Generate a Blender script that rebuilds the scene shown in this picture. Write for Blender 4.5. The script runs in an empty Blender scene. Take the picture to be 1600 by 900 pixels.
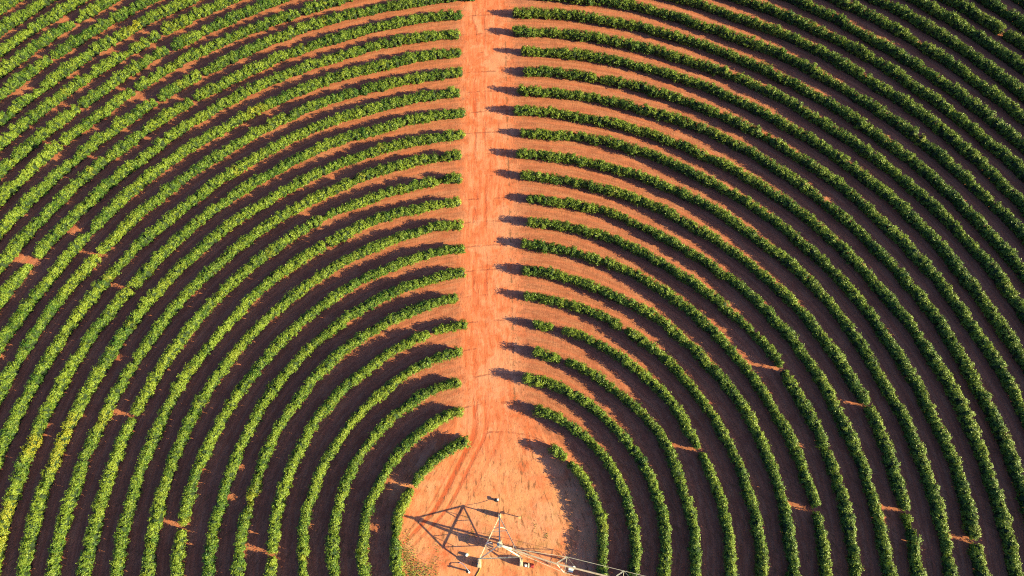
import bpy, bmesh, math, random
import numpy as np
from mathutils import Vector, Matrix

R = math.radians
scene = bpy.context.scene
col = scene.collection
rng = np.random.default_rng(11)
random.seed(5)

# ------------------------------------------------------------------ camera
CAM_H, PITCH, ROLL = 82.92, 0.3185, -0.0449
CAM_X, CAM_Y, FPX = 3.2264, 7.3923, 910.52
cp, sp, cr, sr = math.cos(PITCH), math.sin(PITCH), math.cos(ROLL), math.sin(ROLL)
FWD = np.array([0, sp, -cp]); UP0 = np.array([0, cp, sp]); RT0 = np.array([1.0, 0, 0])
RT = cr * RT0 + sr * UP0
UP = -sr * RT0 + cr * UP0
CAMPOS = np.array([CAM_X, CAM_Y, CAM_H])
cam = bpy.data.cameras.new('camera'); cam.sensor_width = 36; cam.lens = FPX / 1600 * 36
cam.clip_start = 0.5; cam.clip_end = 6000
camo = bpy.data.objects.new('camera', cam); col.objects.link(camo)
camo.matrix_world = Matrix(((RT[0], UP[0], -FWD[0], CAM_X), (RT[1], UP[1], -FWD[1], CAM_Y), (RT[2], UP[2], -FWD[2], CAM_H), (0, 0, 0, 1)))
scene.camera = camo

# ------------------------------------------------------------------ sky, sun, exposure
SUN_EL, SUN_AZ = 20.8, -16.0          # azimuth of the sun, counter-clockwise from +X
w = bpy.data.worlds.new('World'); scene.world = w; w.use_nodes = True
nt = w.node_tree; bg = nt.nodes['Background']
sky = nt.nodes.new('ShaderNodeTexSky'); sky.sky_type = 'NISHITA'; sky.sun_disc = False
sky.sun_elevation = R(SUN_EL); sky.sun_rotation = R(90 - SUN_AZ); sky.altitude = 900; sky.ozone_density = 6.6; sky.dust_density = 3.6
nt.links.new(sky.outputs[0], bg.inputs[0]); bg.inputs[1].default_value = 0.084
sun = bpy.data.lights.new('sun', 'SUN'); sun.energy = 5.0; sun.angle = R(0.53); sun.color = (1.0, 0.95, 0.42)
suno = bpy.data.objects.new('sun', sun); col.objects.link(suno)
sd = Vector((math.cos(R(SUN_AZ)) * math.cos(R(SUN_EL)), math.sin(R(SUN_AZ)) * math.cos(R(SUN_EL)), math.sin(R(SUN_EL))))
suno.rotation_euler = sd.to_track_quat('Z', 'Y').to_euler(); suno.location = sd * 150
vs = scene.view_settings
scene.display_settings.display_device = 'sRGB'
vs.view_transform = 'Standard'; vs.look = 'None'; vs.gamma = 1; vs.use_curve_mapping = False
vs.exposure = 1.58
scene.cycles.max_bounces = 5; scene.cycles.diffuse_bounces = 3; scene.cycles.transmission_bounces = 3
scene.cycles.use_denoising = False; scene.cycles.filter_width = 1.15


# ------------------------------------------------------------------ helpers
def px2world(px, py, z=0.0):
    d = FWD + (px - 800) / FPX * RT + (450 - py) / FPX * UP
    return CAMPOS + (z - CAM_H) / d[2] * d


def tag(o, label=None, cat=None, group=None, kind=None):
    if label: o['label'] = label
    if cat: o['category'] = cat
    if group: o['group'] = group
    if kind: o['kind'] = kind
    return o


def empty(name, loc):
    o = bpy.data.objects.new(name, None); col.objects.link(o); o.location = loc; return o


def link(name, me, parent=None):
    o = bpy.data.objects.new(name, me); col.objects.link(o)
    if parent is not None:
        o.parent = parent
    return o


def build(name, bm, mats, parent=None, smooth=False):
    bmesh.ops.recalc_face_normals(bm, faces=bm.faces)
    me = bpy.data.meshes.new(name); bm.to_mesh(me); bm.free()
    for m in (mats if isinstance(mats, (list, tuple)) else [mats]):
        me.materials.append(m)
    if smooth:
        me.polygons.foreach_set('use_smooth', [True] * len(me.polygons))
    return link(name, me, parent)


def tube(bm, pts, r, n=10, cap=True, mi=0):
    """a round bar through the points; r may be a list of radii"""
    pts = [Vector(p) for p in pts]
    rs = r if isinstance(r, (list, tuple)) else [r] * len(pts)
    rings = []
    ref = None
    for i, p in enumerate(pts):
        t = (pts[min(i + 1, len(pts) - 1)] - pts[max(i - 1, 0)]).normalized()
        if ref is None:
            ref = t.orthogonal().normalized()
        a = (ref - t * ref.dot(t)).normalized(); b = t.cross(a); ref = a
        rings.append([bm.verts.new(p + (a * math.cos(2 * math.pi * k / n) + b * math.sin(2 * math.pi * k / n)) * rs[i]) for k in range(n)])
    fs = []
    for A, B in zip(rings, rings[1:]):
        for k in range(n):
            fs.append(bm.faces.new((A[k], A[(k + 1) % n], B[(k + 1) % n], B[k])))
    if cap:
        fs.append(bm.faces.new(rings[0][::-1])); fs.append(bm.faces.new(rings[-1]))
    for f in fs: f.material_index = mi
    return fs


def box(bm, c, s, rz=0.0, bevel=0.0, mi=0):
    r = bmesh.ops.create_cube(bm, size=1.0, matrix=Matrix.Translation(c) @ Matrix.Rotation(rz, 4, 'Z') @ Matrix.Diagonal((*s, 1)))
    vs_ = r['verts']
    fs = {f for v in vs_ for f in v.link_faces}
    for f in fs: f.material_index = mi
    if bevel:
        es = list({e for v in vs_ for e in v.link_edges})
        bmesh.ops.bevel(bm, geom=es, offset=bevel, segments=2, affect='EDGES')


def angle_bar(bm, a, b, s=0.1, t=0.012):
    """an L-section steel bar from a to b"""
    a = Vector(a); b = Vector(b); d = (b - a)
    q = d.to_track_quat('Z', 'Y').to_matrix().to_4x4()
    prof = [(0, 0), (s, 0), (s, t), (t, t), (t, s), (0, s)]
    M = Matrix.Translation(a) @ q
    lo = [bm.verts.new(M @ Vector((x - s / 3, y - s / 3, 0))) for x, y in prof]
    hi = [bm.verts.new(M @ Vector((x - s / 3, y - s / 3, d.length))) for x, y in prof]
    n = len(prof)
    for k in range(n):
        bm.faces.new((lo[k], lo[(k + 1) % n], hi[(k + 1) % n], hi[k]))
    bm.faces.new(lo[::-1]); bm.faces.new(hi)


class NT:
    """small wrapper to write node trees tersely"""
    def __init__(s, name):
        s.m = bpy.data.materials.new(name); s.m.use_nodes = True
        s.t = s.m.node_tree; s.t.nodes.clear()
        s.out = s.t.nodes.new('ShaderNodeOutputMaterial')

    def n(s, typ, **kw):
        nd = s.t.nodes.new(typ)
        ins = kw.pop('ins', {})
        for k, v in kw.items(): setattr(nd, k, v)
        for k, v in ins.items():
            sock = nd.inputs[k]
            if isinstance(v, bpy.types.NodeSocket): s.t.links.new(v, sock)
            else: sock.default_value = v
        return nd

    def math(s, op, a, b=0.0, c=None, clamp=False):
        i = {0: a, 1: b}
        if c is not None: i[2] = c
        return s.n('ShaderNodeMath', operation=op, use_clamp=clamp, ins=i).outputs[0]

    def ramp(s, v, lo, hi, smooth=True):
        return s.n('ShaderNodeMapRange', interpolation_type='SMOOTHSTEP' if smooth else 'LINEAR', clamp=True,
                   ins={'Value': v, 'From Min': lo, 'From Max': hi}).outputs[0]

    def noise(s, vec, scale, detail=4, rough=0.55, dist=0.0):
        return s.n('ShaderNodeTexNoise', ins={'Vector': vec, 'Scale': scale, 'Detail': detail, 'Roughness': rough, 'Distortion': dist}).outputs[0]

    def mix(s, f, a, b):
        nd = s.n('ShaderNodeMix', data_type='RGBA')
        for sock, v in ((nd.inputs['Factor'], f), (nd.inputs[6], a), (nd.inputs[7], b)):
            if isinstance(v, bpy.types.NodeSocket): s.t.links.new(v, sock)
            else: sock.default_value = v if not isinstance(v, tuple) else (*v, 1)[:4]
        return nd.outputs[2]

    def vec(s, x, y, z=0.0):
        return s.n('ShaderNodeCombineXYZ', ins={0: x, 1: y, 2: z}).outputs[0]

    def done(s, shader):
        s.t.links.new(shader, s.out.inputs[0]); return s.m


def simple_mat(name, c, rough=0.6, metal=0.0, var=0.25, scale=6.0, dirt=None):
    T = NT(name)
    g = T.n('ShaderNodeNewGeometry')
    f = T.noise(g.outputs['Position'], scale, 6, 0.6)
    lo = tuple(x * (1 - var) for x in c); hi = tuple(min(1, x * (1 + var * .6)) for x in c)
    cc = T.mix(T.ramp(f, .3, .7), lo, hi)
    if dirt:
        f2 = T.noise(g.outputs['Position'], scale * .45, 5, 0.65)
        cc = T.mix(T.math('MULTIPLY', T.ramp(f2, .5, .68), .7), cc, dirt)
    b = T.n('ShaderNodeBsdfPrincipled', ins={'Base Color': cc, 'Roughness': rough, 'Metallic': metal})
    return T.done(b.outputs[0])


# ------------------------------------------------------------------ ground
R0, ROW = 13.4493, 4.0


def ground_material():
    T = NT('red_soil')
    g = T.n('ShaderNodeNewGeometry')
    P = g.outputs['Position']
    s = T.n('ShaderNodeSeparateXYZ', ins={0: P}); x, y = s.outputs[0], s.outputs[1]
    r = T.math('SQRT', T.math('ADD', T.math('MULTIPLY', x, x), T.math('MULTIPLY', y, y)))
    ang = T.math('ARCTAN2', x, y)
    xc = T.math('ADD', T.math('ADD', x, 0.6), T.math('MULTIPLY', y, -0.018))   # distance from the middle of the track
    # how far the lanes fan out towards the pivot
    fan = T.math('ADD', 1.0, T.math('MULTIPLY', T.ramp(y, 22.0, -6.0), 1.2))
    u = T.math('DIVIDE', xc, fan)
    warp = T.math('MULTIPLY', T.math('SUBTRACT', T.noise(P, 0.22, 3), .5), 1.1)
    uw = T.math('ADD', u, warp)
    streak = T.noise(T.vec(uw, T.math('MULTIPLY', y, 0.11), 0.0), 2.3, 6, 0.66)
    streak2 = T.noise(T.vec(uw, T.math('MULTIPLY', y, 0.13), 7.0), 5.0, 6, 0.72)
    big = T.noise(P, 0.13, 4, 0.6)
    mid = T.noise(P, 0.9, 5, 0.65)
    mid2 = T.noise(T.vec(x, y, 31.0), 0.45, 6, 0.7)
    fine = T.noise(P, 5.0, 5, 0.72)
    grit = T.noise(P, 14.0, 4, 0.75)
    # bare packed track
    pale = (0.644, 0.211, 0.114); red = (0.509, 0.112, 0.046)
    track = T.mix(T.ramp(streak, .34, .66), pale, red)
    track = T.mix(T.math('MULTIPLY', T.ramp(mid, .40, .68), .60), track, (0.603, 0.168, 0.082))
    track = T.mix(T.math('MULTIPLY', T.ramp(mid2, .50, .60), .75), track, (0.478, 0.105, 0.042))
    track = T.mix(T.math('MULTIPLY', T.ramp(mid2, .44, .36), .55), track, (0.665, 0.249, 0.149))
    track = T.mix(T.math('MULTIPLY', T.ramp(streak2, .57, .70), .55), track, (0.353, 0.077, 0.039))
    track = T.mix(T.math('MULTIPLY', T.ramp(fine, .56, .70), .30), track, (0.374, 0.095, 0.048))
    sandy = T.math('MULTIPLY', T.ramp(y, 16.0, 6.0), T.ramp(T.noise(T.vec(x, y, 53.0), .30, 5, .65), .36, .58))
    track = T.mix(T.math('MULTIPLY', sandy, .65), track, (0.60, 0.258, 0.130))
    track = T.mix(T.math('MULTIPLY', T.ramp(T.noise(T.vec(x, y, 67.0), .16, 5, .7), .50, .60), .45), track, (0.56, 0.265, 0.165))
    # between the rows: drier, with leaf litter raked along the rows
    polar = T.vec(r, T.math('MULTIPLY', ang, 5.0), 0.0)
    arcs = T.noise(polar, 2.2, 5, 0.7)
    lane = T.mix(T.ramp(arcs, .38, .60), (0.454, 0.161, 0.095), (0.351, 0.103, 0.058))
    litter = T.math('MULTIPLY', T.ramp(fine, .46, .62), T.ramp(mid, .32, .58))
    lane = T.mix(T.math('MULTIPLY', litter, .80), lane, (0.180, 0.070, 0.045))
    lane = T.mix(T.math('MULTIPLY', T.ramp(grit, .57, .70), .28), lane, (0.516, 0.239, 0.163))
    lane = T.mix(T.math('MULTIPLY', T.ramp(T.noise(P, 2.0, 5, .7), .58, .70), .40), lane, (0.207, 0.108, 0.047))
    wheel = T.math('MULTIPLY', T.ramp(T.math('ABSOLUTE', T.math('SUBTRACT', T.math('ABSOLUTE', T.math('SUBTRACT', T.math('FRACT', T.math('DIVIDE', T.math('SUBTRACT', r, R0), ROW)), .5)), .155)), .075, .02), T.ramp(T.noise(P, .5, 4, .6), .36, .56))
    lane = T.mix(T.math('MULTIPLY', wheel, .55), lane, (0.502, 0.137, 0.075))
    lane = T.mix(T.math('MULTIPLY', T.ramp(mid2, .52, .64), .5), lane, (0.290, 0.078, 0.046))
    # where the track is
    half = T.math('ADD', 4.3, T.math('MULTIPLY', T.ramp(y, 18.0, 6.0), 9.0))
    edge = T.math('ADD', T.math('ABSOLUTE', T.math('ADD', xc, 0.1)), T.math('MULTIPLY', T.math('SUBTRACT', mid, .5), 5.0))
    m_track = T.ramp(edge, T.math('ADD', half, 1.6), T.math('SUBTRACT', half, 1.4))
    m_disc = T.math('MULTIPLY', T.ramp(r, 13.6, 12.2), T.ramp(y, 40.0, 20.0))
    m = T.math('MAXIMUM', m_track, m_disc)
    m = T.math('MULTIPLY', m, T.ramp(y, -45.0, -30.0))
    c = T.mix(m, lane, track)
    # tyre ruts: straight on the track, swinging left round the clearing
    bend = T.math('MULTIPLY', T.math('MAXIMUM', T.math('SUBTRACT', 14.0, y), T.math('MULTIPLY', T.math('POWER', T.math('MAXIMUM', T.math('SUBTRACT', 17.0, y), 0.0), 2.0), .06)), -0.56)
    bend = T.math('MINIMUM', bend, 0.0)
    wob = T.math('MULTIPLY', T.math('SUBTRACT', T.noise(T.vec(0.0, y, 3.0), 0.12, 2), .5), .8)
    ux = T.math('ADD', T.math('SUBTRACT', T.math('SUBTRACT', xc, bend), wob), T.math('MULTIPLY', T.math('SUBTRACT', fine, .5), .25))
    rut = None
    for off, wd, k in ((-2.35, .60, 1.0), (-.75, .45, .8), (1.5, .40, .30), (-3.4, .25, .35)):
        q = T.ramp(T.math('ABSOLUTE', T.math('SUBTRACT', ux, off)), wd, wd * .3)
        q = T.math('MULTIPLY', q, k); rut = q if rut is None else T.math('MAXIMUM', rut, q)
    wob2 = T.noise(T.vec(T.math('MULTIPLY', x, .8), T.math('MULTIPLY', y, .22), 41.0), 1.0, 4, .65)
    gate = T.math('MAXIMUM', T.ramp(T.noise(T.vec(0.0, y, 9.0), 0.10, 3), .36, .56), T.ramp(y, 20.0, 14.0))
    rut = T.math('MULTIPLY', T.math('MULTIPLY', rut, T.math('MULTIPLY', gate, T.math('MAXIMUM', T.ramp(wob2, .40, .60), T.ramp(y, 19.0, 12.0)))), T.math('MULTIPLY', T.ramp(y, -4.0, 4.0), T.ramp(streak2, .16, .40)))
    c = T.mix(T.math('MULTIPLY', rut, .98), c, (0.483, 0.088, 0.036))
    # thin furrows left across the track where each row was ploughed through
    rw = T.math('ADD', r, T.math('MULTIPLY', T.math('SUBTRACT', mid, .5), .45))
    q = T.math('FRACT', T.math('DIVIDE', T.math('SUBTRACT', rw, R0 - 1.55), ROW))
    fur = T.ramp(T.math('ABSOLUTE', T.math('SUBTRACT', q, .5)), .05, .012)
    fur = T.math('MULTIPLY', fur, T.ramp(T.noise(P, .33, 3), .42, .58))
    fur = T.math('MULTIPLY', fur, T.math('MULTIPLY', m_track, T.ramp(y, 11.0, 13.0)))
    c = T.mix(T.math('MULTIPLY', fur, .55), c, (0.315, 0.077, 0.040))
    # dry litter and weeds along the right verge and dotted over the clearing
    verge = T.math('MULTIPLY', T.ramp(T.math('ABSOLUTE', T.math('SUBTRACT', xc, 3.7)), 2.6, .3), T.ramp(T.noise(P, 1.5, 5, .7), .52, .64))
    c = T.mix(T.math('MULTIPLY', verge, .60), c, (0.242, 0.108, 0.056))
    dash = T.math('MULTIPLY', T.ramp(T.math('ABSOLUTE', T.math('ADD', T.math('SUBTRACT', xc, 3.15), T.math('MULTIPLY', T.math('SUBTRACT', mid, .5), .5))), .22, .05), T.ramp(T.noise(T.vec(x, y, 17.0), .55, 4, .6), .48, .58))
    c = T.mix(T.math('MULTIPLY', T.math('MULTIPLY', dash, T.ramp(y, 14.0, 18.0)), .7), c, (0.137, 0.068, 0.039))
    dry = T.math('MULTIPLY', T.ramp(streak2, .52, .62), T.ramp(T.noise(P, .35, 4, .65), .42, .54))
    dry = T.math('MULTIPLY', dry, T.ramp(y, 20.0, 8.0))
    c = T.mix(T.math('MULTIPLY', dry, .90), c, (0.200, 0.077, 0.040))
    ol = T.math('MULTIPLY', T.ramp(T.noise(P, .55, 5, .7), .52, .66), T.math('MULTIPLY', T.ramp(r, 13, 9), T.ramp(y, 9.0, 2.0)))
    c = T.mix(T.math('MULTIPLY', ol, .60), c, (0.284, 0.140, 0.056))
    h = T.math('ADD', T.math('ADD', T.math('MULTIPLY', fine, .05), T.math('MULTIPLY', grit, .02)),
               T.math('ADD', T.math('MULTIPLY', streak2, .05), T.math('ADD', T.math('MULTIPLY', rut, -.04), T.math('MULTIPLY', fur, -.07))))
    h = T.math('ADD', h, T.math('MULTIPLY', mid, .10))
    bmp = T.n('ShaderNodeBump', ins={'Strength': 0.65, 'Distance': 1.0, 'Height': h})
    b = T.n('ShaderNodeBsdfPrincipled', ins={'Base Color': c, 'Roughness': 0.95, 'Normal': bmp.outputs[0]})
    b.inputs['Specular IOR Level'].default_value = 0.15
    return T.done(b.outputs[0])


bm = bmesh.new()
bmesh.ops.create_grid(bm, x_segments=24, y_segments=24, size=1800)
tag(build('ground', bm, ground_material()), kind='structure')


# ------------------------------------------------------------------ coffee hedges
def leaf_material():
    T = NT('coffee_leaf')
    a = T.n('ShaderNodeAttribute', attribute_name='tint')
    b_ = T.n('ShaderNodeAttribute', attribute_name='yellow')
    c = T.mix(a.outputs['Fac'], (0.032, 0.084, 0.010), (0.200, 0.248, 0.026))
    c = T.mix(b_.outputs['Fac'], c, (0.34, 0.27, 0.022))
    d = T.n('ShaderNodeBsdfPrincipled', ins={'Base Color': c, 'Roughness': 0.5})
    d.inputs['Specular IOR Level'].default_value = 0.30
    tc = T.n('ShaderNodeMix', data_type='RGBA', blend_type='MULTIPLY', ins={'Factor': 1.0})
    T.t.links.new(c, tc.inputs[6]); tc.inputs[7].default_value = (1.15, 1.15, .5, 1)
    tr = T.n('ShaderNodeBsdfTranslucent', ins={'Color': tc.outputs[2]})
    mx = T.n('ShaderNodeMixShader', ins={0: 0.16, 1: d.outputs[0], 2: tr.outputs[0]})
    return T.done(mx.outputs[0])


LEAF = leaf_material()
SHADE_CORE = simple_mat('coffee_shade_core', (0.010, 0.024, 0.005), 0.9, scale=3)  # near-black green paints the shade inside the hedge, on the light-blocking core

LEFT_END = {18: 723, 17: 718, 16: 721, 15: 724, 14: 719, 13: 727, 12: 726, 11: 722, 10: 721, 9: 720, 8: 723, 7: 727, 6: 727, 5: 717, 4: 730, 3: 722, 2: 719, 1: 723.5, 0: 732}
RIGHT_END = {18: 800, 17: 800, 16: 813, 15: 818, 14: 809, 13: 802, 12: 812, 11: 807, 10: 812, 9: 823, 8: 823, 7: 813, 6: 815, 5: 818, 4: 830, 3: 832, 2: 817, 1: 833, 0: 856}
LEFT_Y = [692, 643, 597, 552, 508, 469, 429, 387, 349, 315.5, 279, 245, 209, 175.6, 142, 112, 83, 51, 23]
RIGHT_Y = [707, 645, 596, 556, 511, 464, 427, 388, 349, 311, 276.7, 243, 206.7, 174.4, 142, 113, 77.8, 48.4, 21]

# bare or thin places in the rows, read off the photograph: (x, y, width in metres)
GAPS = [(120, 32, 1.2), (84, 92, 1.0), (62, 133, .8), (50, 145, .8), (310, 40, 1.4), (247, 45, .8), (205, 90, 1.3), (262, 70, .9),
        (150, 125, .8), (232, 83, 1.0), (300, 150, 1.0), (150, 370, 1.4), (48, 410, 1.6), (157, 657, .6), (209, 653, .9),
        (400, 735, .7), (378, 785, .7), (617, 835, .5), (636, 757, .6), (1343, 637, .9), (1283, 702, .9),
        (1413, 797, .8), (1413, 822, .6), (1423, 867, .7), (1522, 847, .8), (1582, 628, .6), (1123, 178, .9), (1193, 210, 1.0), (1145, 113, .8),
        (1432, 68, .8), (935, 120, .9), (952, 63, .6), (974, 517, .9), (703, 507, .5), (672, 522, .6), (880, 555, .5), (690, 58, .5), (688, 280, .6),
        (687, 247, .5), (688, 143, .5), (470, 20, .7), (560, 130, .5), (1180, 515, .7), (1165, 595, .5), (1225, 575, .6), (930, 680, .5),
        (340, 310, .6), (420, 260, .5), (215, 200, .9), (170, 250, .8), (120, 190, .7), (245, 160, .8), (205, 130, .7), (500, 330, .5)]
SPLITS = [(882, 718, .85), (872, 512, 1.3), (1090, 706, 1.0), (288, 826, .8), (424, 869, .8), (1268, 803, .8)]
YELLOW = [(50, 690), (82, 722), (5, 845), (60, 700), (150, 655), (255, 33), (205, 40), (160, 20), (385, 775), (112, 660), (10, 800), (95, 690), (400, 170), (280, 47)]


def ring_of(px, py):
    p = px2world(px, py, 0.9)
    rr = math.hypot(p[0], p[1])
    return int(round((rr - R0) / ROW)), ('left' if p[0] < 0.05 * p[1] else 'right'), math.atan2(p[0], p[1])


gaps = [(*ring_of(a, b), wd) for a, b, wd in GAPS]
splits = [(*ring_of(a, b), wd) for a, b, wd in SPLITS]
yel = [px2world(a, b, 1.0)[:2] for a, b in YELLOW]


def smooth_noise(s, seed, step):
    """1-D value noise over arc length"""
    g = np.random.default_rng(seed).uniform(-1, 1, 4000)
    t = s / step + 50; i = np.floor(t).astype(int) % 3998; f = t - np.floor(t); f = f * f * (3 - 2 * f)
    return g[i] * (1 - f) + g[i + 1] * f


def in_plot(x, y):
    return (y > -15) & (y < 106) & (x > -75 - 0.225 * y) & (x < 78 + 0.31 * y)


def bush_arrays(n, side):
    rg = np.random.default_rng(1000 + n * 2 + (side == 'right'))
    rad = R0 + ROW * n
    ends = LEFT_END if side == 'left' else RIGHT_END
    ys = LEFT_Y if side == 'left' else RIGHT_Y
    if n in ends:
        p = px2world(ends[n], ys[n], 0.9); a0 = abs(math.atan2(p[0], p[1]))
        if side == 'left' and p[0] > 0: a0 = -a0
    else:
        xe = (-4.6 if side == 'left' else 4.9) + rg.uniform(-.5, .5) + 0.0445 * rad
        a0 = math.asin(xe / rad) * (-1 if side == 'left' else 1)
    step = .76
    a = a0 + .6 / rad
    out = []
    while a < math.pi * .62:
        out.append(a); a += step * rg.uniform(.85, 1.15) / rad
    a = np.array(out)
    sgn = -1 if side == 'left' else 1
    s = a * rad
    seed = n * 2 + (side == 'right')
    th = a * sgn
    wig = .20 * smooth_noise(s, 100 + seed, 9.0) + .12 * smooth_noise(s, 300 + seed, 2.2) + .14 * smooth_noise(s, 1300 + seed, 26.0) + rg.normal(0, .05, len(a))
    rr = rad + wig
    x = rr * np.sin(th); y = rr * np.cos(th)
    wild = np.clip((-x - 22) / 40, 0, 1) * np.clip((y - 48) / 25, 0, 1)      # the ragged upper left of the plot
    hw = .655 + .08 * smooth_noise(s, 500 + seed, 6.0) + rg.normal(0, .085 + .03 * wild, len(a)) - .05 * wild
    ht = 1.82 + .13 * smooth_noise(s, 700 + seed, 5.0) + rg.normal(0, .15 + .06 * wild, len(a)) - .12 * wild
    weak = np.clip(smooth_noise(s, 1500 + seed, 3.5) - .55, 0, 1) * .45          # weak stretches
    hw = hw * (1 - weak); ht = ht * (1 - weak * .9)
    keep = np.ones(len(a), bool)
    small = rg.random(len(a)) < (.007 + .05 * wild)
    hw = np.where(small, hw * .72, hw); ht = np.where(small, ht * .62, ht)
    keep &= rg.random(len(a)) > (.0015 + .018 * wild)
    seg = np.zeros(len(a), int)
    for gn, gs, ga, wd in gaps + splits:
        if gn == n and gs == side:
            d = np.abs(th - ga) * rad
            lim = wd * .42 if wd < .75 else max(wd * .42, float(d.min()) + .01)   # a real gap always loses a bush
            inside = d <= lim
            stunted = inside & (rg.random(len(a)) < .48) if (gn, gs, ga, wd) not in splits else np.zeros(len(a), bool)   # a stunted replant left standing
            hw = np.where(stunted, hw * .5, hw); ht = np.where(stunted, ht * .42, ht)
            keep &= ~inside | stunted
            near = (d < wd * .5 + .8)
            hw = np.where(near, hw * .86, hw); ht = np.where(near, ht * .84, ht)
    for gn, gs, ga, wd in splits:
        if gn == n and gs == side:
            seg += (a > abs(ga)).astype(int) if (ga * sgn > 0) else 0
    ye = np.clip(rg.normal(0, .05, len(a)), 0, .25) + .16 * np.clip(smooth_noise(s, 900 + seed, 7.0) - .35, 0, 1)
    ye = ye + np.where(rg.random(len(a)) < .012, rg.uniform(.15, .5, len(a)), 0)
    for q in yel:
        d2 = (x - q[0]) ** 2 + (y - q[1]) ** 2
        ye = ye + .5 * np.exp(-d2 / 2.2)
    tone = .5 + .30 * smooth_noise(s, 1100 + seed, 4.0) + rg.normal(0, .13, len(a))
    k = keep & in_plot(x, y)
    return dict(x=x[k], y=y[k], th=th[k], hw=hw[k], ht=ht[k], ye=ye[k], tone=tone[k], seg=seg[k])


CL, LPC = 30, 18          # clumps per bush, leaves per clump


def hedge_mesh(name, B):
    nb = len(B['x'])
    # --- leaves
    ncl = nb * CL
    bi = np.repeat(np.arange(nb), CL)
    v = rng.normal(0, 1, (ncl, 3)); v /= np.linalg.norm(v, axis=1)[:, None]
    v[:, 2] = np.where(v[:, 2] < -.55, -v[:, 2], v[:, 2])
    hw, ht = B['hw'][bi], B['ht'][bi]
    zc = .72
    up = v[:, 2] > 0
    rs = rng.uniform(.82, 1.03, ncl)
    # rounded, slightly boxy crown section
    lat = np.sign(v[:, 0]) * np.abs(v[:, 0]) ** .8 * hw * rs
    lon = v[:, 1] * .62 * rs * hw / .66
    ver = np.where(up, np.abs(v[:, 2]) ** .85 * (ht - zc), -np.abs(v[:, 2]) * .66) * rs
    # the crown narrows towards the top
    lat *= np.where(up, 1 - .12 * (ver / (ht - zc)) ** 2, 1 - .10 * (ver / .66) ** 2)
    er = np.stack([np.sin(B['th']), np.cos(B['th']), 0 * B['th']], 1)[bi]
    et = np.stack([np.cos(B['th']), -np.sin(B['th']), 0 * B['th']], 1)[bi]
    ez = np.array([0, 0, 1.0])
    C = np.stack([B['x'][bi], B['y'][bi], np.full(ncl, zc)], 1) + er * lat[:, None] + et * lon[:, None] + ez * ver[:, None]
    nrm = er * (lat / hw ** 2)[:, None] + et * (lon / .4)[:, None] * .6 + ez * (ver / 1.1)[:, None]
    nrm /= np.linalg.norm(nrm, axis=1)[:, None] + 1e-9
    ctone = rng.normal(0, .18, ncl)
    N = ncl * LPC
    ci = np.repeat(np.arange(ncl), LPC)
    off = rng.normal(0, 1, (N, 3)) * np.array([.12, .12, .09])
    p = C[ci] + off
    p[:, 2] = np.maximum(p[:, 2], .10)
    o = nrm[ci]
    n_ = o * .85 + ez * .55 + rng.normal(0, .48, (N, 3)); n_ /= np.linalg.norm(n_, axis=1)[:, None]
    a = rng.normal(0, 1, (N, 3)) + o * .7 - ez * .35
    a -= n_ * (a * n_).sum(1)[:, None]; a /= np.linalg.norm(a, axis=1)[:, None] + 1e-9
    b = np.cross(n_, a)
    L = rng.uniform(.15, .25, N)[:, None]; W = L * rng.uniform(.40, .54, N)[:, None]
    q0 = p - a * L * .5; q2 = p + a * L * .5 - n_ * L * .10
    q1 = p + b * W * .5 + n_ * L * .05; q3 = p - b * W * .5 + n_ * L * .05
    LV = np.stack([q0, q1, q2, q3], 1).reshape(-1, 3)
    LV[:, 2] = np.maximum(LV[:, 2], .03)
    lb = bi[ci]
    tint = np.clip(B['tone'][lb] + ctone[ci] + rng.normal(0, .24, N) + .16 * np.clip((p[:, 2] - 1.1) * 1.4, -1, 1), 0, 1)   # tint gets paler towards the top
    yell = np.clip(B['ye'][lb] * rng.uniform(.2, 1.5, N), 0, 1)
    # --- inner core added to block light, one low form per bush
    m = 8
    aa = np.arange(m) * 2 * math.pi / m
    core = []
    for zz, sc in ((.02, .66), (.35, .80), (.75, .80), (1.2, .64), (1.5, .36)):
        rj = rng.uniform(.85, 1.1, (nb, m)) * sc
        la = np.cos(aa)[None] * rj * B['hw'][:, None]; lo = np.sin(aa)[None] * rj * .60
        e1 = np.stack([np.sin(B['th']), np.cos(B['th'])], 1); e2 = np.stack([np.cos(B['th']), -np.sin(B['th'])], 1)
        xy = np.stack([B['x'], B['y']], 1)[:, None] + e1[:, None] * la[..., None] + e2[:, None] * lo[..., None]
        z = np.full((nb, m, 1), 0.0) + (zz * B['ht'] / 1.8)[:, None, None]
        core.append(np.concatenate([xy, z], 2))
    core = np.stack(core, 1)                        # nb,5,m,3
    CV = core.reshape(-1, 3)
    base = np.arange(nb)[:, None] * (5 * m)
    idx = []
    for l in range(4):
        for k in range(m):
            idx.append([l * m + k, l * m + (k + 1) % m, (l + 1) * m + (k + 1) % m, (l + 1) * m + k])
    idx += [[4 * m + 0, 4 * m + 1, 4 * m + 2, 4 * m + 3], [4 * m + 0, 4 * m + 3, 4 * m + 4, 4 * m + 7], [4 * m + 4, 4 * m + 5, 4 * m + 6, 4 * m + 7]]
    CF = (base[:, None] + np.array(idx)[None]).reshape(-1, 4) + len(LV)
    V = np.concatenate([LV, CV]); F = np.concatenate([np.arange(len(LV)).reshape(-1, 4), CF])
    org = np.array([B['x'][0], B['y'][0], 0.0])
    V = V - org
    me = bpy.data.meshes.new(name)
    me.vertices.add(len(V)); me.vertices.foreach_set('co', V.astype(np.float32).ravel())
    me.loops.add(F.size); me.loops.foreach_set('vertex_index', F.astype(np.int32).ravel())
    me.polygons.add(len(F)); me.polygons.foreach_set('loop_start', np.arange(0, F.size, 4, dtype=np.int32))
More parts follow.
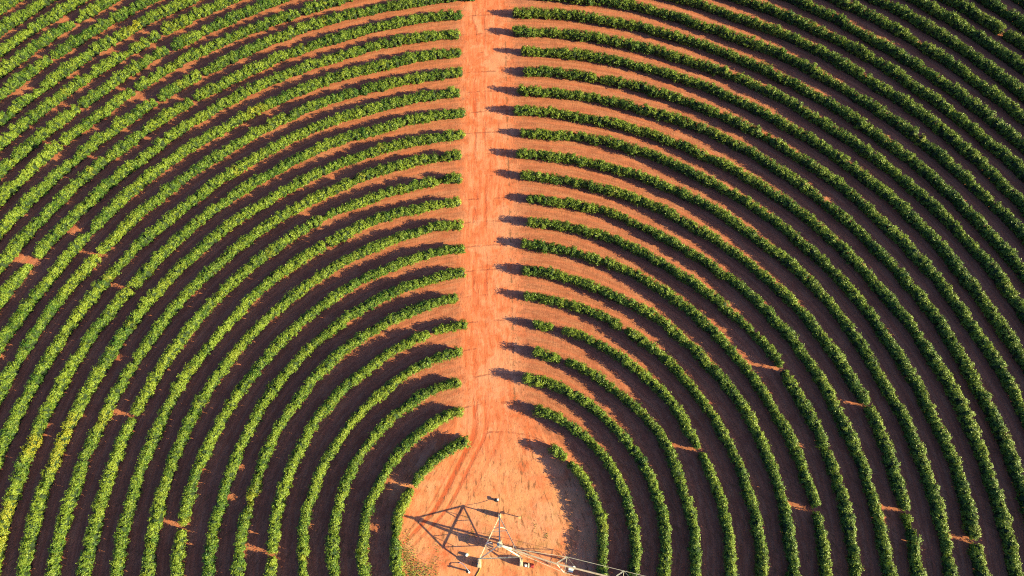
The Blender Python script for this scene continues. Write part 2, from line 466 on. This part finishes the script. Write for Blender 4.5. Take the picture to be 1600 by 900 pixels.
    mi = np.zeros(len(F), np.int32); mi[N:] = 1
    me.polygons.foreach_set('material_index', mi)
    for nm, val in (('tint', tint), ('yellow', yell)):
        at = me.attributes.new(nm, 'FLOAT', 'FACE')
        at.data.foreach_set('value', np.concatenate([val, np.zeros(len(CF))]).astype(np.float32))
    me.materials.append(LEAF); me.materials.append(SHADE_CORE)
    me.update(calc_edges=False)
    return me, org


ORD = ('innermost second third fourth fifth sixth seventh eighth ninth tenth eleventh twelfth thirteenth fourteenth fifteenth sixteenth seventeenth '
       'eighteenth nineteenth twentieth twenty-first twenty-second twenty-third twenty-fourth twenty-fifth twenty-sixth twenty-seventh '
       'twenty-eighth twenty-ninth thirtieth thirty-first thirty-second').split()
SEGLAB = {
    ('right', 0): ['short tuft of coffee hedge by the track, innermost right row, above its gap', 'innermost coffee hedge right of the clearing, below the small gap near the track'],
    ('right', 4): ['pair of coffee bushes beside the track, before the gap in the fifth right row',
                   'dark coffee hedge right of track, fifth row out, between its two bare gaps',
                   'dark coffee hedge right of track, fifth row out, below its second bare gap'],
}
nbush = 0
for n in range(0, 31):
    for side in ('left', 'right'):
        B = bush_arrays(n, side)
        if len(B['x']) < 4:
            continue
        nbush += len(B['x'])
        segs = sorted(set(B['seg'].tolist()))
        for si, sg in enumerate(segs):
            k = B['seg'] == sg
            Bs = {kk: vv[k] for kk, vv in B.items()}
            me, org = hedge_mesh('coffee_hedge', Bs)
            o = link('coffee_hedge', me); o.location = org
            sunny = 'sunlit yellow-green' if side == 'left' else 'dark green'
            if len(segs) == 1:
                lab = (f'{sunny} coffee hedge curving {side} of dirt track, ' + (f'{ORD[n]} row out from the tower' if n else 'innermost row round the tower'))
            elif (side, n) in SEGLAB:
                lab = SEGLAB[(side, n)][si]
            else:
                lab = f'{sunny} coffee hedge {side} of track, {ORD[n]} row out, ' + ('stretch above the bare gap' if si == 0 else 'stretch below the bare gap')
            tag(o, lab, 'hedge', 'coffee hedge rows around the pivot')
print('bushes', nbush)

# ------------------------------------------------------------------ the irrigation pivot
STEEL = simple_mat('galvanised_steel', (0.60, 0.53, 0.45), 0.45, 0.15, .15, 3.0, (0.42, 0.22, 0.12))
PIPE = simple_mat('dusty_pipe', (0.52, 0.37, 0.28), 0.5, 0.1, .15, 3.0, (0.45, 0.22, 0.12))
WHITE = simple_mat('white_enamel', (0.78, 0.78, 0.80), 0.35, 0, .06, 4.0)
BLUE = simple_mat('blue_grey_paint', (0.10, 0.14, 0.30), 0.45, 0, .2, 4.0)
CONC = simple_mat('weathered_concrete', (0.42, 0.33, 0.24), 0.9, 0, .3, 4.0, (0.34, 0.16, 0.08))
PANEL = simple_mat('faded_cabinet_paint', (0.50, 0.26, 0.17), 0.55, 0, .2, 4.0, (0.36, 0.17, 0.09))
DARK = simple_mat('dark_iron', (0.035, 0.032, 0.035), 0.55, 0.3, .3, 5.0)
REDP = simple_mat('red_paint', (0.46, 0.05, 0.04), 0.45, 0, .25, 6.0)
TIMB = simple_mat('pale_timber', (0.50, 0.36, 0.16), 0.85, 0, .3, 9.0)
YELL = simple_mat('yellow_hose', (0.50, 0.33, 0.06), 0.5, 0, .2, 5.0)
RUBB = simple_mat('tyre_rubber', (0.02, 0.02, 0.02), 0.85, 0, .2, 5.0)

APEX = Vector((0.29, -0.10, 4.22))
CORN = [Vector((0.28, 3.03, 1.92)), Vector((-2.46, -1.90, 1.92)), Vector((2.75, -1.91, 1.92))]
PIER = [Vector((0.22, 3.05, 1.10)), Vector((-2.62, -2.62, 1.10)), Vector((2.80, -2.72, 1.10))]
piv = empty('irrigation_pivot', (0.29, -0.10, 0))
tag(piv, 'pale galvanised three-legged pivot tower with long overhead irrigation pipe, in the bare clearing', 'irrigation pivot')
ORG = Vector((0.29, -0.10, 0))


def part(name, fn, mat, parent=None, smooth=False):
    bm = bmesh.new(); fn(bm)
    bmesh.ops.translate(bm, verts=bm.verts, vec=-ORG)
    return build(name, bm, mat, parent or piv, smooth)


tops = []
for c, p in zip(CORN, PIER):
    d = (Vector((c.x, c.y, 0)) - Vector((APEX.x, APEX.y, 0))).normalized()
    top = APEX + d * .26
    tops.append(top)

    def leg(bm, c=c, p=p, top=top):
        angle_bar(bm, top + Vector((0, 0, .05)), c, .15, .02)
        angle_bar(bm, c, p, .13, .02)
        box(bm, (c.x, c.y, c.z), (.26, .26, .06), .3)
        box(bm, (p.x, p.y, p.z + .015), (.30, .30, .03), 0)
    part('leg', leg, STEEL)
for i, j in ((0, 1), (1, 2), (2, 0)):
    a, b = CORN[i], CORN[j]
    part('base_brace', lambda bm: angle_bar(bm, a, b, .11, .014), STEEL)
for i, j in ((0, 1), (1, 2), (2, 0)):     # short stays between each base brace and the leg above it
    for a, b in ((i, j), (j, i)):
        q = CORN[a].lerp(CORN[b], .30); t = CORN[a].lerp(tops[a], .42)
        part('stay', lambda bm: angle_bar(bm, q, t, .07, .01), STEEL)
q0, q1 = CORN[0].lerp(CORN[1], .36), CORN[0].lerp(CORN[2], .36)
part('cross_brace', lambda bm: angle_bar(bm, q0, q1, .08, .012), STEEL)


def apex_ring(bm):
    n = 20
    for z0, z1, r in ((APEX.z - .12, APEX.z + .10, .30), (APEX.z + .10, APEX.z + .16, .36)):
        tube(bm, [(APEX.x, APEX.y, z0), (APEX.x, APEX.y, z1)], r, n)


part('apex_collar', apex_ring, STEEL)
part('riser_pipe', lambda bm: tube(bm, [(APEX.x, APEX.y, 0.0), (APEX.x, APEX.y, 4.7)], .125, 16), STEEL, smooth=False)


def elbow(bm):
    pts = [(APEX.x, APEX.y, 4.50), (APEX.x, APEX.y, 4.75)]
    for k in range(1, 7):
        a = k / 6 * math.pi * .62
        pts.append((APEX.x + .34 * (1 - math.cos(a)) * .95, APEX.y - .34 * (1 - math.cos(a)) * .34, 4.75 + .30 * math.sin(a)))
    pts.append((APEX.x + 1.0, APEX.y - .36, 4.70)); pts.append((APEX.x + 1.45, APEX.y - .52, 4.48))
    tube(bm, pts, .13, 14)
    tube(bm, [(APEX.x, APEX.y, 4.62), (APEX.x, APEX.y, 4.68)], .20, 16)
    tube(bm, [(APEX.x + .02, APEX.y, 5.0), (APEX.x, APEX.y, 5.15)], .07, 10)


part('elbow', elbow, STEEL)

# the span: pipe, bowed truss underneath
pd = Vector((1, -.272, 0)).normalized(); pn = Vector((-pd.y, pd.x, 0))


def pipe_pt(x):
    if x < 7.05:
        t = (x - 1.46) / (7.05 - 1.46); y = -.60 + t * -1.90
    else:
        y = -2.50 - (x - 7.05) * .270
    t = (x - 1.46) / 38.0
    return Vector((x, y, 4.38 + 1.0 * t * (1 - t)))


part('span_pipe', lambda bm: tube(bm, [pipe_pt(x) for x in (1.46, 3, 5, 7.05, 9.5, 12.6, 16, 20, 24, 28, 32, 36, 40)], .105, 14), PIPE)
NODES = [8.35, 15.25, 22.1, 28.9, 35.2]
node_pts = {1: [], -1: []}
for x in NODES:
    c = pipe_pt(x)
    drop = 1.25 if x < 34 else .9
    for sgn in (1, -1):
        v = c + pn * (.92 * sgn) - Vector((0, 0, drop)); node_pts[sgn].append(v)
        part('truss_strut', lambda bm: angle_bar(bm, pipe_pt(x - 1.25), v, .085, .012), STEEL)
        part('truss_strut', lambda bm: tube(bm, [pipe_pt(x + 1.2), v], .017, 6), STEEL)
    part('spreader_bar', lambda bm: tube(bm, [node_pts[1][-1], node_pts[-1][-1]], .025, 6), STEEL)
for sgn in (1, -1):
    P_ = [pipe_pt(2.4) - Vector((0, 0, .12)) + pn * .16 * sgn] + node_pts[sgn] + [pipe_pt(39.5) - Vector((0, 0, .12)) + pn * .16 * sgn]
    part('truss_rod', lambda bm: tube(bm, P_, .024, 6), STEEL)
for x in np.arange(4.0, 39, 2.6):
    c = pipe_pt(float(x))
    part('drop_hose', lambda bm: (tube(bm, [c + Vector((0, 0, .1)), c + Vector((0, 0, .26)) + pn * .10, c + Vector((0, 0, .05)) + pn * .24, c + pn * .24 - Vector((0, 0, 1.7))], .014, 6),
                                  tube(bm, [c + pn * .24 - Vector((0, 0, 1.7)), c + pn * .24 - Vector((0, 0, 1.86))], .04, 8)), DARK)
jb = pipe_pt(8.95) - Vector((0, 0, .32)) - pn * .12
part('junction_box', lambda bm: (box(bm, jb, (.62, .46, .36), math.atan2(pd.y, pd.x), .03), tube(bm, [jb + Vector((.34, .10, .10)), jb + Vector((.36, .12, .35))], .16, 12)), WHITE)
part('box_cover', lambda bm: box(bm, jb - pn * .34 + Vector((0, 0, -.02)), (.56, .18, .34), math.atan2(pd.y, pd.x), .02), BLUE)
# drive tower carrying the far end of the span (outside the frame)
dt = pipe_pt(39.8)
for s in (1, -1):
    f = dt + pn * 1.9 * s; f.z = .55
    part('drive_leg', lambda bm: (angle_bar(bm, dt - Vector((0, 0, .1)), f, .12, .016),), STEEL)

    def wheel(bm, f=f):
        for k in (-.14, .14):
            pass
        tube(bm, [f - pd * .16, f + pd * .16], [.55, .55], 24); tube(bm, [f - pd * .18, f + pd * .18], [.18, .18], 12)
    part('wheel', wheel, RUBB)
part('drive_beam', lambda bm: angle_bar(bm, dt + pn * 1.9 + Vector((0, 0, .6 - dt.z)), dt - pn * 1.9 + Vector((0, 0, .6 - dt.z)), .14, .02), STEEL)

# concrete piers under the tower
for k, (p, ly, tw, lab) in enumerate(zip(PIER, (.56, 1.05, .98), (.34, .42, .42), (
        'slim concrete pier under the upper leg of the pivot tower, nearest the dirt track',
        'broad pale concrete pier under the lower left leg of the pivot tower',
        'broad concrete pier under the lower right leg, beside the red pump'))):
    bm = bmesh.new()
    secs = [(0, ly, tw * 1.25), (.10, ly, tw * 1.2), (.55, ly * .94, tw * 1.1), (.90, ly * .70, tw), (1.10, ly * .42, tw * .8)]
    rings = [[bm.verts.new((sx * w_ / 2, sy * l_ / 2, z)) for sx, sy in ((-1, -1), (1, -1), (1, 1), (-1, 1))] for z, l_, w_ in secs]
    for A, B_ in zip(rings, rings[1:]):
        for q in range(4): bm.faces.new((A[q], A[(q + 1) % 4], B_[(q + 1) % 4], B_[q]))
    bm.faces.new(rings[0][::-1]); bm.faces.new(rings[-1])
    bmesh.ops.bevel(bm, geom=list(bm.edges), offset=.025, segments=2, affect='EDGES')
    o = build('concrete_pier', bm, CONC); o.location = (p.x, p.y, 0)
    tag(o, lab, 'pier', 'piers of the pivot tower')

# control cabinet beside the riser
cab = empty('control_cabinet', (-1.20, -.45, 0)); cab.rotation_euler.z = R(14)
tag(cab, 'dusty reddish control cabinet on a stand, left of the riser pipe under the tower', 'cabinet')
bm = bmesh.new(); box(bm, (0, 0, .88), (.95, .62, 1.0), 0, .03); box(bm, (0, 0, 1.41), (1.05, .72, .05), 0, .01); build('cabinet_body', bm, PANEL, cab)
bm = bmesh.new(); box(bm, (0, -.335, .88), (.82, .03, .86), 0, .008); dr = build('cabinet_door', bm, PANEL, cab)
bm = bmesh.new(); box(bm, (.30, -.37, .9), (.04, .04, .16), 0, .008); build('handle', bm, DARK, dr)
for sx in (-1, 1):
    for sy in (-1, 1):
        bm = bmesh.new(); box(bm, (sx * .40, sy * .24, .19), (.06, .06, .38)); build('stand_leg', bm, DARK, cab)
bm = bmesh.new(); tube(bm, [(-.30, .38, .2), (-.30, .38, 1.35), (-.22, .36, 1.62), (0, .34, 1.74), (.25, .32, 1.66), (.34, .3, 1.44)], .045, 10); build('conduit', bm, WHITE, cab)

# hydrant with the stay cable up to the tower
hy = empty('hydrant', (-.07, 4.95, 0)); tag(hy, 'small dark hydrant with a white cap on the bare soil above the tower', 'hydrant')
bm = bmesh.new(); tube(bm, [(0, 0, 0), (0, 0, .08), (0, 0, .081), (0, 0, .46)], [.24, .24, .15, .15], 14); tube(bm, [(-.30, .02, .30), (.26, -.02, .30)], .09, 12); build('hydrant_body', bm, DARK, hy)
bm = bmesh.new(); tube(bm, [(.14, .10, .40), (.14, .10, .50), (.14, .10, .56)], [.13, .15, .08], 14); build('cap', bm, WHITE, hy)
bm = bmesh.new(); a = Vector((-.07, 4.82, .40)); b = Vector((.28, 3.10, 1.92))
tube(bm, [a.lerp(b, t) - Vector((0, 0, .12 * 4 * t * (1 - t))) for t in np.linspace(0, 1, 9)], .022, 6)
tag(build('cable', bm, DARK), 'thin dark cable from the capped hydrant up to the upper tower leg', 'cable')

# short timber post right of the upper pier
po = empty('marker_post', (2.88, 2.71, 0)); tag(po, 'short pale timber post with a box on top, right of the tower', 'post')
bm = bmesh.new(); box(bm, (0, 0, .42), (.09, .09, .84), .2, .008); build('post', bm, TIMB, po)
bm = bmesh.new(); box(bm, (0, 0, .90), (.36, .30, .14), .2, .012); build('meter_box', bm, TIMB, po)

# pump set beside the lower right pier
pm = empty('pump', (3.85, -3.15, 0)); pm.rotation_euler.z = R(-8)
tag(pm, 'small red and grey pump with a white tank, on soil by the lower right pier', 'pump')
bm = bmesh.new()
for sy in (-.2, .2): box(bm, (0, sy, .05), (1.25, .08, .10), 0, .01)
for sx in (-.5, 0, .5): box(bm, (sx, 0, .12), (.07, .5, .04))
build('skid', bm, DARK, pm)
bm = bmesh.new(); tube(bm, [(.10, 0, .36), (.14, 0, .36), (.56, 0, .36), (.60, 0, .36)], [.16, .20, .20, .15], 18); box(bm, (.34, .0, .58), (.22, .18, .12), 0, .01)
for k in range(6): tube(bm, [(.18 + k * .065, 0, .36), (.20 + k * .065, 0, .36)], .215, 18)
build('motor', bm, REDP, pm)
bm = bmesh.new(); tube(bm, [(-.02, 0, .34), (.10, 0, .34)], .07, 12); tube(bm, [(-.22, 0, .36), (-.18, 0, .36), (-.04, 0, .36), (0, 0, .36)], [.18, .24, .24, .16], 20); tube(bm, [(-.12, .16, .40), (-.12, .16, .80), (-.12, .40, .92)], .065, 12)
build('pump_casing', bm, STEEL, pm)
bm = bmesh.new(); tube(bm, [(-.48, 0, .16), (-.48, 0, .20), (-.48, 0, .62), (-.48, 0, .70)], [.13, .16, .16, .07], 18); build('tank', bm, WHITE, pm)

# standpipe with a white hose, lower left
st = empty('standpipe', (-4.05, -3.50, 0)); tag(st, 'dark standpipe with a pale hose arching to the soil, lower left of the tower', 'standpipe')
bm = bmesh.new(); tube(bm, [(0, 0, 0), (0, 0, .06), (0, 0, .061), (0, 0, .95)], [.22, .22, .10, .10], 14); tube(bm, [(-.2, 0, .92), (.2, 0, .92)], .10, 12); build('pipe', bm, DARK, st)
bm = bmesh.new(); tube(bm, [(.16, .02, .93), (.05, .22, .98), (-.25, .52, .78), (-.58, .80, .35), (-.85, .98, .08), (-1.05, 1.05, .05), (-1.2, .98, .05)], .045, 10); build('hose', bm, WHITE, st)
bm = bmesh.new(); tube(bm, [(.20, -.02, .98), (.20, -.02, 1.04)], .13, 16); build('valve_wheel', bm, WHITE, st)

# small white drum
bm = bmesh.new(); tube(bm, [(0, 0, 0), (0, 0, .03), (0, 0, .36), (0, 0, .40)], [.17, .19, .19, .16], 18); tube(bm, [(0, 0, .40), (0, 0, .44)], .06, 10)
o = build('drum', bm, WHITE); o.location = (-4.2, -1.55, 0); tag(o, 'small pale drum standing on the red soil, left of the lower left pier', 'drum')

# yellow hose trailing from the lower left pier
bm = bmesh.new(); tube(bm, [(-2.50, -3.12, .05), (-2.62, -3.5, .05), (-2.95, -3.95, .05), (-3.20, -4.4, .05), (-3.35, -5.1, .05), (-3.9, -6.0, .05), (-4.8, -6.8, .05)], .05, 8)
tag(build('hose', bm, YELL), 'yellow hose trailing over the soil from the lower left pier', 'hose')

# ------------------------------------------------------------------ grass and weeds in the clearing
def grass_material():
    T = NT('weed_grass')
    g = T.n('ShaderNodeNewGeometry')
    c = T.mix(T.ramp(T.noise(g.outputs['Position'], 2.5, 4), .35, .65), (0.10, 0.17, 0.022), (0.24, 0.24, 0.045))
    b = T.n('ShaderNodeBsdfPrincipled', ins={'Base Color': c, 'Roughness': 0.7})
    return T.done(b.outputs[0])


bm = bmesh.new()
patches = [(-12.2, -1.6, 1.3, 1.7, 900), (-11.2, -3.6, 1.6, 1.6, 1100), (-9.6, -3.4, 1.0, 1.2, 300), (-12.0, .6, .5, 1.2, 120), (-8.2, -3.2, .5, 1.6, 130), (6.2, .3, .5, .6, 60), (4.9, 1.6, .25, .5, 30), (-8.0, -.6, .3, 1.0, 40), (-3.6, 1.5, .5, .9, 40), (-1.4, 3.0, .4, 1.0, 40)]
for cx, cy, sx, sy, k in patches:
    for _ in range(int(k * .9)):
        x = random.gauss(cx, sx * .55); y = random.gauss(cy, sy * .55)
        if math.hypot(x, y) > 12.9: continue
        h = random.uniform(.05, .16); a = random.uniform(0, 6.28); wd = random.uniform(.015, .035); ln = random.uniform(.0, .16)
        dx, dy = math.cos(a), math.sin(a)
        v = [bm.verts.new((x - dy * wd, y + dx * wd, 0)), bm.verts.new((x + dy * wd, y - dx * wd, 0)),
             bm.verts.new((x + dx * ln * .5 + dy * wd * .7, y + dy * ln * .5 - dx * wd * .7, h * .6)), bm.verts.new((x + dx * ln * .5 - dy * wd * .7, y + dy * ln * .5 + dx * wd * .7, h * .6)),
             bm.verts.new((x + dx * ln, y + dy * ln, h))]
        bm.faces.new(v[:4]); bm.faces.new((v[3], v[2], v[4]))
tag(build('weed_grass', bm, grass_material()), 'sparse yellow-green weeds scattered over the bare clearing', 'grass', kind='stuff')

# ------------------------------------------------------------------ clods and fallen leaves lying on the soil
def clod_mesh(bm, x, y, r):
    h = r * random.uniform(.35, .7)
    ring = []
    n = 5
    a0 = random.uniform(0, 6.28)
    for k in range(n):
        q = r * random.uniform(.7, 1.25); a = a0 + k * 6.283 / n
        ring.append(bm.verts.new((x + q * math.cos(a), y + q * math.sin(a), h * random.uniform(.15, .45))))
    top = bm.verts.new((x + random.uniform(-.3, .3) * r, y + random.uniform(-.3, .3) * r, h))
    low = [bm.verts.new((v.co.x * .85 + x * .15, v.co.y * .85 + y * .15, -.01)) for v in ring]
    for k in range(n):
        bm.faces.new((ring[k], ring[(k + 1) % n], top))
        bm.faces.new((low[k], low[(k + 1) % n], ring[(k + 1) % n], ring[k]))


CLOD = simple_mat('soil_clod', (0.40, 0.135, 0.068), 0.95, 0, .5, 1.7, (0.19, 0.085, 0.045))
bm = bmesh.new()
cnt = 0
while cnt < 3000:
    t = random.random()
    if t < .14:
        a = random.uniform(0, 6.283); q = 12.6 * math.sqrt(random.random()); x, y = q * math.cos(a), q * math.sin(a)
        if y < -7: continue
        r = random.choice((.03, .04, .05, .06, .10))
    elif t < .62:
        y = random.uniform(12, 96); x = -.6 + .018 * y + random.choice((-3.6, 3.7, 3.7, 3.2)) + random.gauss(0, .9)
        r = random.choice((.04, .05, .06, .08, .12))
    else:
        y = random.uniform(14, 96); x = random.gauss(0, 1) * 22
        r = random.choice((.04, .05, .07, .09))
    clod_mesh(bm, x, y, r * .55); cnt += 1
tag(build('soil_clods', bm, CLOD), 'small dark clods and litter scattered over the bare red soil', 'soil clods', kind='stuff')
